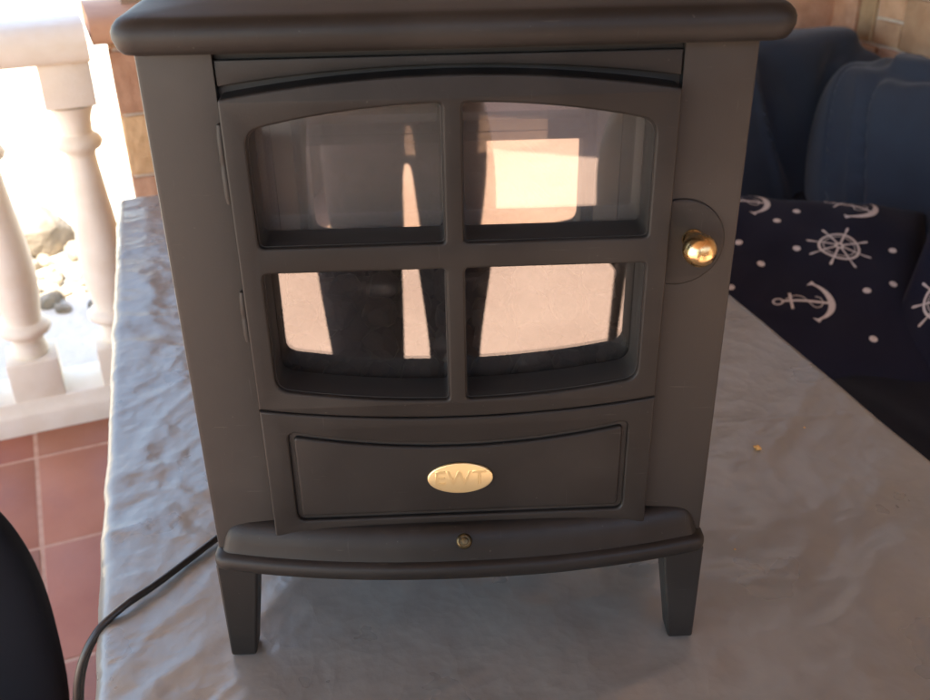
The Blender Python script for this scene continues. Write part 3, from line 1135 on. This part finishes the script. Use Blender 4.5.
def pillow_pt(a, b, side=1):
    pin = 1 - .07 * (1 - abs(b) ** 2) * abs(a) ** 4
    pin2 = 1 - .07 * (1 - abs(a) ** 2) * abs(b) ** 4
    w = .004 * math.sin(7 * a + 3 * b) * math.cos(5 * b - 2 * a) + .003 * math.sin(13 * a - 6 * b)
    hgt = pillow(a, b)
    return Vector((a * CU * pin, b * CV * pin2, side * hgt + w * hgt / CT))


def pillow_mesh(n=64):
    bm = bmesh.new()
    t = [math.sin(PI / 2 * (2 * k / n - 1)) for k in range(n + 1)]
    top, bot = {}, {}
    for i in range(n + 1):
        for j in range(n + 1):
            v = bm.verts.new(pillow_pt(t[i], t[j], 1))
            top[i, j] = v
            bot[i, j] = v if i in (0, n) or j in (0, n) else bm.verts.new(pillow_pt(t[i], t[j], -1))
    for i in range(n):
        for j in range(n):
            bm.faces.new((top[i, j], top[i + 1, j], top[i + 1, j + 1], top[i, j + 1]))
            bm.faces.new((bot[i, j], bot[i, j + 1], bot[i + 1, j + 1], bot[i + 1, j]))
    return bm_mesh(bm, 'pillow', 70)


def strip2(pts, w):
    """2D polyline -> quads of width w (w may be a list)"""
    P = [Vector(p) for p in pts]
    L, Rr = [], []
    for i, p in enumerate(P):
        t = (P[min(i + 1, len(P) - 1)] - P[max(i - 1, 0)]).normalized()
        n = Vector((-t.y, t.x))
        ww = w[i] if isinstance(w, (list, tuple)) else w
        L.append(p + n * ww / 2)
        Rr.append(p - n * ww / 2)
    return [(L[i], L[i + 1], Rr[i + 1], Rr[i]) for i in range(len(P) - 1)]


def circle2(c, r, n=20, a0=0, a1=2 * PI):
    return [(c[0] + r * math.cos(a0 + (a1 - a0) * k / n), c[1] + r * math.sin(a0 + (a1 - a0) * k / n)) for k in range(n + 1)]


def seg(a, b, n=6):
    return [(a[0] + (b[0] - a[0]) * k / n, a[1] + (b[1] - a[1]) * k / n) for k in range(n + 1)]


def anchor2(s=1.0):
    """anchor print: ring at x = 0, crown at x = 0.105"""
    q = []
    q += strip2(circle2((-.004, 0), .0095, 18), .0042)
    q += strip2(seg((.006, 0), (.100, 0), 10), .0065)
    q += strip2(seg((.022, -.026), (.022, .026), 6), .0055)
    arc = circle2((.048, 0), .056, 22, math.radians(-68), math.radians(68))
    q += strip2(arc, [.003 + .011 * math.sin(PI * k / 22) for k in range(23)])
    for sg in (1, -1):
        tx, ty = arc[-1] if sg > 0 else arc[0]
        q += [(Vector((tx - .010, ty - sg * .004)), Vector((tx + .002, ty + sg * .009)), Vector((tx + .010, ty - sg * .004)), Vector((tx, ty - sg * .002)))]
    rope = [(.012, .006), (.030, .016), (.046, .012), (.058, -.004), (.068, -.016), (.080, -.013), (.086, 0), (.082, .013), (.072, .015)]
    rp = [tuple(v[:2]) for v in catmull([(x, y, 0) for x, y in rope], 4)]
    q += strip2(rp, .0022)
    return [[v * s for v in f] for f in q]


def wheel2(s=1.0):
    q = strip2(circle2((0, 0), .040, 32), .0055) + strip2(circle2((0, 0), .0315, 28), .0018) + strip2(circle2((0, 0), .007, 14), .006)
    for k in range(8):
        a = k * PI / 4 + .2
        c, sn = math.cos(a), math.sin(a)
        q += strip2(seg((c * .009, sn * .009), (c * .040, sn * .040), 4), .0040)
        q += strip2([(c * t, sn * t) for t in (.042, .048, .054, .060, .064, .067)], [.003, .0032, .0045, .0055, .0052, .002])
    return [[v * s for v in f] for f in q]


def print_mesh(quads, ang, cu0, cv0, name):
    """lay a flat 2D print onto the pillow's top surface"""
    bm = bmesh.new()
    c, s = math.cos(ang), math.sin(ang)
    for f in quads:
        vs = []
        ok = True
        for v in f:
            x, y = cu0 + v.x * c - v.y * s, cv0 + v.x * s + v.y * c
            a, b = x / CU, y / CV
            if abs(a) > .96 or abs(b) > .96:
                ok = False
                break
            a, b = a * 1.0, b * 1.0
            p = pillow_pt(a, b, 1)
            e = .004
            n = (pillow_pt(a + e, b) - p).cross(pillow_pt(a, b + e) - p).normalized()
            vs.append(bm.verts.new(p + n * .0008))
        if ok and len(vs) > 2:
            bm.faces.new(vs)
    me = bpy.data.meshes.new(name)
    bm.to_mesh(me)
    bm.free()
    return me


def dot2(r=.0085):
    return [[Vector(p) for p in circle2((0, 0), r, 14)[:-1]]]


pil_me = pillow_mesh()
pil_me.materials.append(M_PRINT_BASE)


def nautical(label, anchors, wheels, dots):
    t = obj('nautical_cushion', pil_me)
    tag(t, label, 'cushion', 'printed nautical cushions')
    for (u, v, a) in anchors:
        obj('printed_anchor', print_mesh(anchor2(), a, u, v, 'anchor'), M_PRINT, t, smooth=False)
    for (u, v, a) in wheels:
        obj('printed_wheel', print_mesh(wheel2(1.05), a, u, v, 'wheel'), M_PRINT, t, smooth=False)
    for (u, v) in dots:
        obj('printed_dot', print_mesh(dot2(), 0, u, v, 'dot'), M_PRINT, t, smooth=False)
    return t


pu = Vector((0.9581918, -0.28612667, 0))
pv = Vector((0.27355289, 0.91608427, 0.29318668))
pn = Vector((-0.08388853, -0.28092907, 0.95605521))
pA = Vector((0.75782374, 0.93403748, -0.27))
cu0, cv0 = -.060, .295                                      # pillow centre in the plane's (u, v)
c1 = nautical('dark navy cushion with white anchors and ship wheels lying beside the table',
              [(-.108 - cu0, .174 - cv0, .13), (.000 - cu0, .560 - cv0, -.55), (-.245 - cu0, .515 - cv0, .1)],
              [(.012 - cu0, .366 - cv0, .3)],
              [(a - cu0, b - cv0) for a, b in ((-.076, .354), (-.15, .29), (-.12, .443), (-.077, .492), (.065, .232), (.12, .262), (.074, .097), (.126, .377), (-.2, .36), (-.21, .2))])
c1.matrix_world = Matrix.Translation(pA + pu * cu0 + pv * cv0 - pn * (CT - .012)) @ Matrix((pu, pv, pn)).transposed().to_4x4()
c2 = nautical('dark navy cushion with a white ship wheel cut off by the right picture edge',
              [(-.02, .09, 1.2)], [(-.165, -.10, 0.1), (.05, -.16, .2)], [(-.12, .04), (-.22, .10), (.02, -.02), (.12, .05)])
q2 = Vector((-.62, -.42, .66)).normalized()
u2 = Vector((.70, -.71, .10))
u2 = (u2 - q2 * u2.dot(q2)).normalized()
v2 = q2.cross(u2)
c2.matrix_world = Matrix.Translation((1.185, .975, -.115)) @ Matrix((u2, v2, q2)).transposed().to_4x4()

# ================================================================== BLACK CHAIRS


def padded_chair(label):
    t = empty('padded_chair')
    tag(t, label, 'chair', 'black padded chairs')
    obj('seat', soft_box(.225, .22, .045, 61, .004, 0, 24, 6), M_BLACK, t, loc=(0, 0, .42))
    obj('backrest', soft_box(.235, .045, .27, 63, .004, 0, 30, 2.9), M_BLACK, t, loc=(0, .235, .54), rot=(math.radians(-5), 0, 0))
    for sx in (-1, 1):
        for sy in (-1, 1):
            obj('leg', bm_mesh(tube_bm([(sx * .20, sy * .19, .001), (sx * .185, sy * .175, .40)], [.012, .017], 12), 'leg'), M_METAL_LEG, t)
    return t


ch = padded_chair('black padded chair cut off by the lower left picture corner')
ch.location = (-.722, -.03, FZ)
ch.rotation_euler = (0, 0, math.radians(3))
ch2 = padded_chair('black padded chair mirrored at the right of the stove glass')
ch2.location = (.72, -1.55, FZ)
ch2.rotation_euler = (0, 0, math.radians(160))
refl_blk = obj('reflection_block', soft_box(.30, .20, .215, 67, .004, 0, 24, 7), M_BLACK, loc=(-.74, -2.98, FZ + .215), rot=(0, 0, math.radians(12)))  # made-up dark block behind the camera, darkens the mirrored ground in the glass
tag(refl_blk, 'unseen black block added to darken the left of the upper stove glass', 'reflection_block')

# ================================================================== PHOTOGRAPHER (seen only in the stove glass)


def skin_body(name, joints, edges, m, parent, root=0, sub=2):
    me = bpy.data.meshes.new(name)
    me.from_pydata([j[0] for j in joints], edges, [])
    o = bpy.data.objects.new(name, me)
    COL.objects.link(o)
    if parent:
        o.parent = parent
    sk = o.modifiers.new('skin', 'SKIN')
    me.skin_vertices or None
    for sv, j in zip(me.skin_vertices[0].data, joints):
        r = j[1]
        sv.radius = (r, r) if not isinstance(r, tuple) else r
    me.skin_vertices[0].data[root].use_root = True
    sb = o.modifiers.new('sub', 'SUBSURF')
    sb.levels = sub
    sb.render_levels = sub
    dg = bpy.context.evaluated_depsgraph_get()
    nm = bpy.data.meshes.new_from_object(o.evaluated_get(dg))
    o.modifiers.clear()
    o.data = nm
    nm.materials.clear()
    nm.materials.append(m)
    nm.shade_smooth()
    return o


px, py = -.085, -1.06
person = empty('person', (px, py, FZ))
tag(person, 'person in dark clothes holding up a phone, mirrored in the stove glass', 'person')
J = [((0, 0, .92), (.155, .105)), ((0, .0, 1.12), (.135, .095)), ((0, .0, 1.32), (.155, .10)), ((0, .01, 1.44), (.075, .07)), ((0, .02, 1.53), .055), ((0, .035, 1.62), (.075, .09)),
     ((0, .04, 1.70), (.072, .088)),
     ((-.085, .0, .84), .105), ((-.070, .03, .48), .082), ((-.065, -.01, .10), .060), ((-.075, .10, .035), .040),
     ((.115, .0, .84), .108), ((.108, .02, .48), .058), ((.105, -.01, .10), .045), ((.14, .10, .035), .036),
     ((-.19, .0, 1.38), .056), ((-.25, .06, 1.13), .044), ((-.125, .27, 1.36), .032),
     ((.19, .0, 1.38), .056), ((.25, .06, 1.13), .044), ((.205, .27, 1.36), .032)]
Ed = [(0, 1), (1, 2), (2, 3), (3, 4), (4, 5), (5, 6), (0, 7), (7, 8), (8, 9), (9, 10), (0, 11), (11, 12), (12, 13), (13, 14), (2, 15), (15, 16), (16, 17), (2, 18), (18, 19), (19, 20)]
body = skin_body('body', J, Ed, M_CLOTHES, person)
body.data.materials.append(M_SKIN)
for f in body.data.polygons:
    zc = f.center.z
    if zc > 1.49:
        f.material_index = 1
bm = bmesh.new()
bmesh.ops.create_uvsphere(bm, u_segments=24, v_segments=16, radius=1)
for v in bm.verts:
    v.co = Vector((v.co.x * .088, v.co.y * .10 - .012, v.co.z * .10 + 1.665))
    if v.co.y > .03 and v.co.z < 1.69:
        v.co.y = .03
obj('hair', bm_mesh(bm, 'hair', 60), M_HAIR, person)
for sx, hx in ((-1, -.125), (1, .205)):
    HJ = [((hx, .265, 1.355), .026), ((hx - sx * .012, .295, 1.385), (.034, .017))]
    HE = [(0, 1)]
    tip = hx - sx * .075
    for k in range(4):
        b = len(HJ)
        z = 1.375 + .021 * k
        HJ += [((hx - sx * .014, .318, z), .010), ((hx - sx * .032, .322, z + .004), .009), ((hx - sx * .056, .315, z + .004), .0075)]
        HE += [(1, b), (b, b + 1), (b + 1, b + 2)]
    b = len(HJ)
    HJ += [((hx - sx * .022, .288, 1.372), .011), ((hx - sx * .042, .286, 1.385), .009)]
    HE += [(1, b), (b, b + 1)]
    skin_body('hand', HJ, HE, M_SKIN, person, 0, 2)
phone = box('phone', -.074, .074, -.004, .004, -.036, .036, M_METAL_LEG, None, bev=.003)
tag(phone, 'dark phone held up in both hands in front of the stove', 'phone')
phone.location = cam.matrix_world.translation - fwd * .012 + right * .05
phone.rotation_euler = (Matrix((right, fwd, up)).transposed()).to_euler()
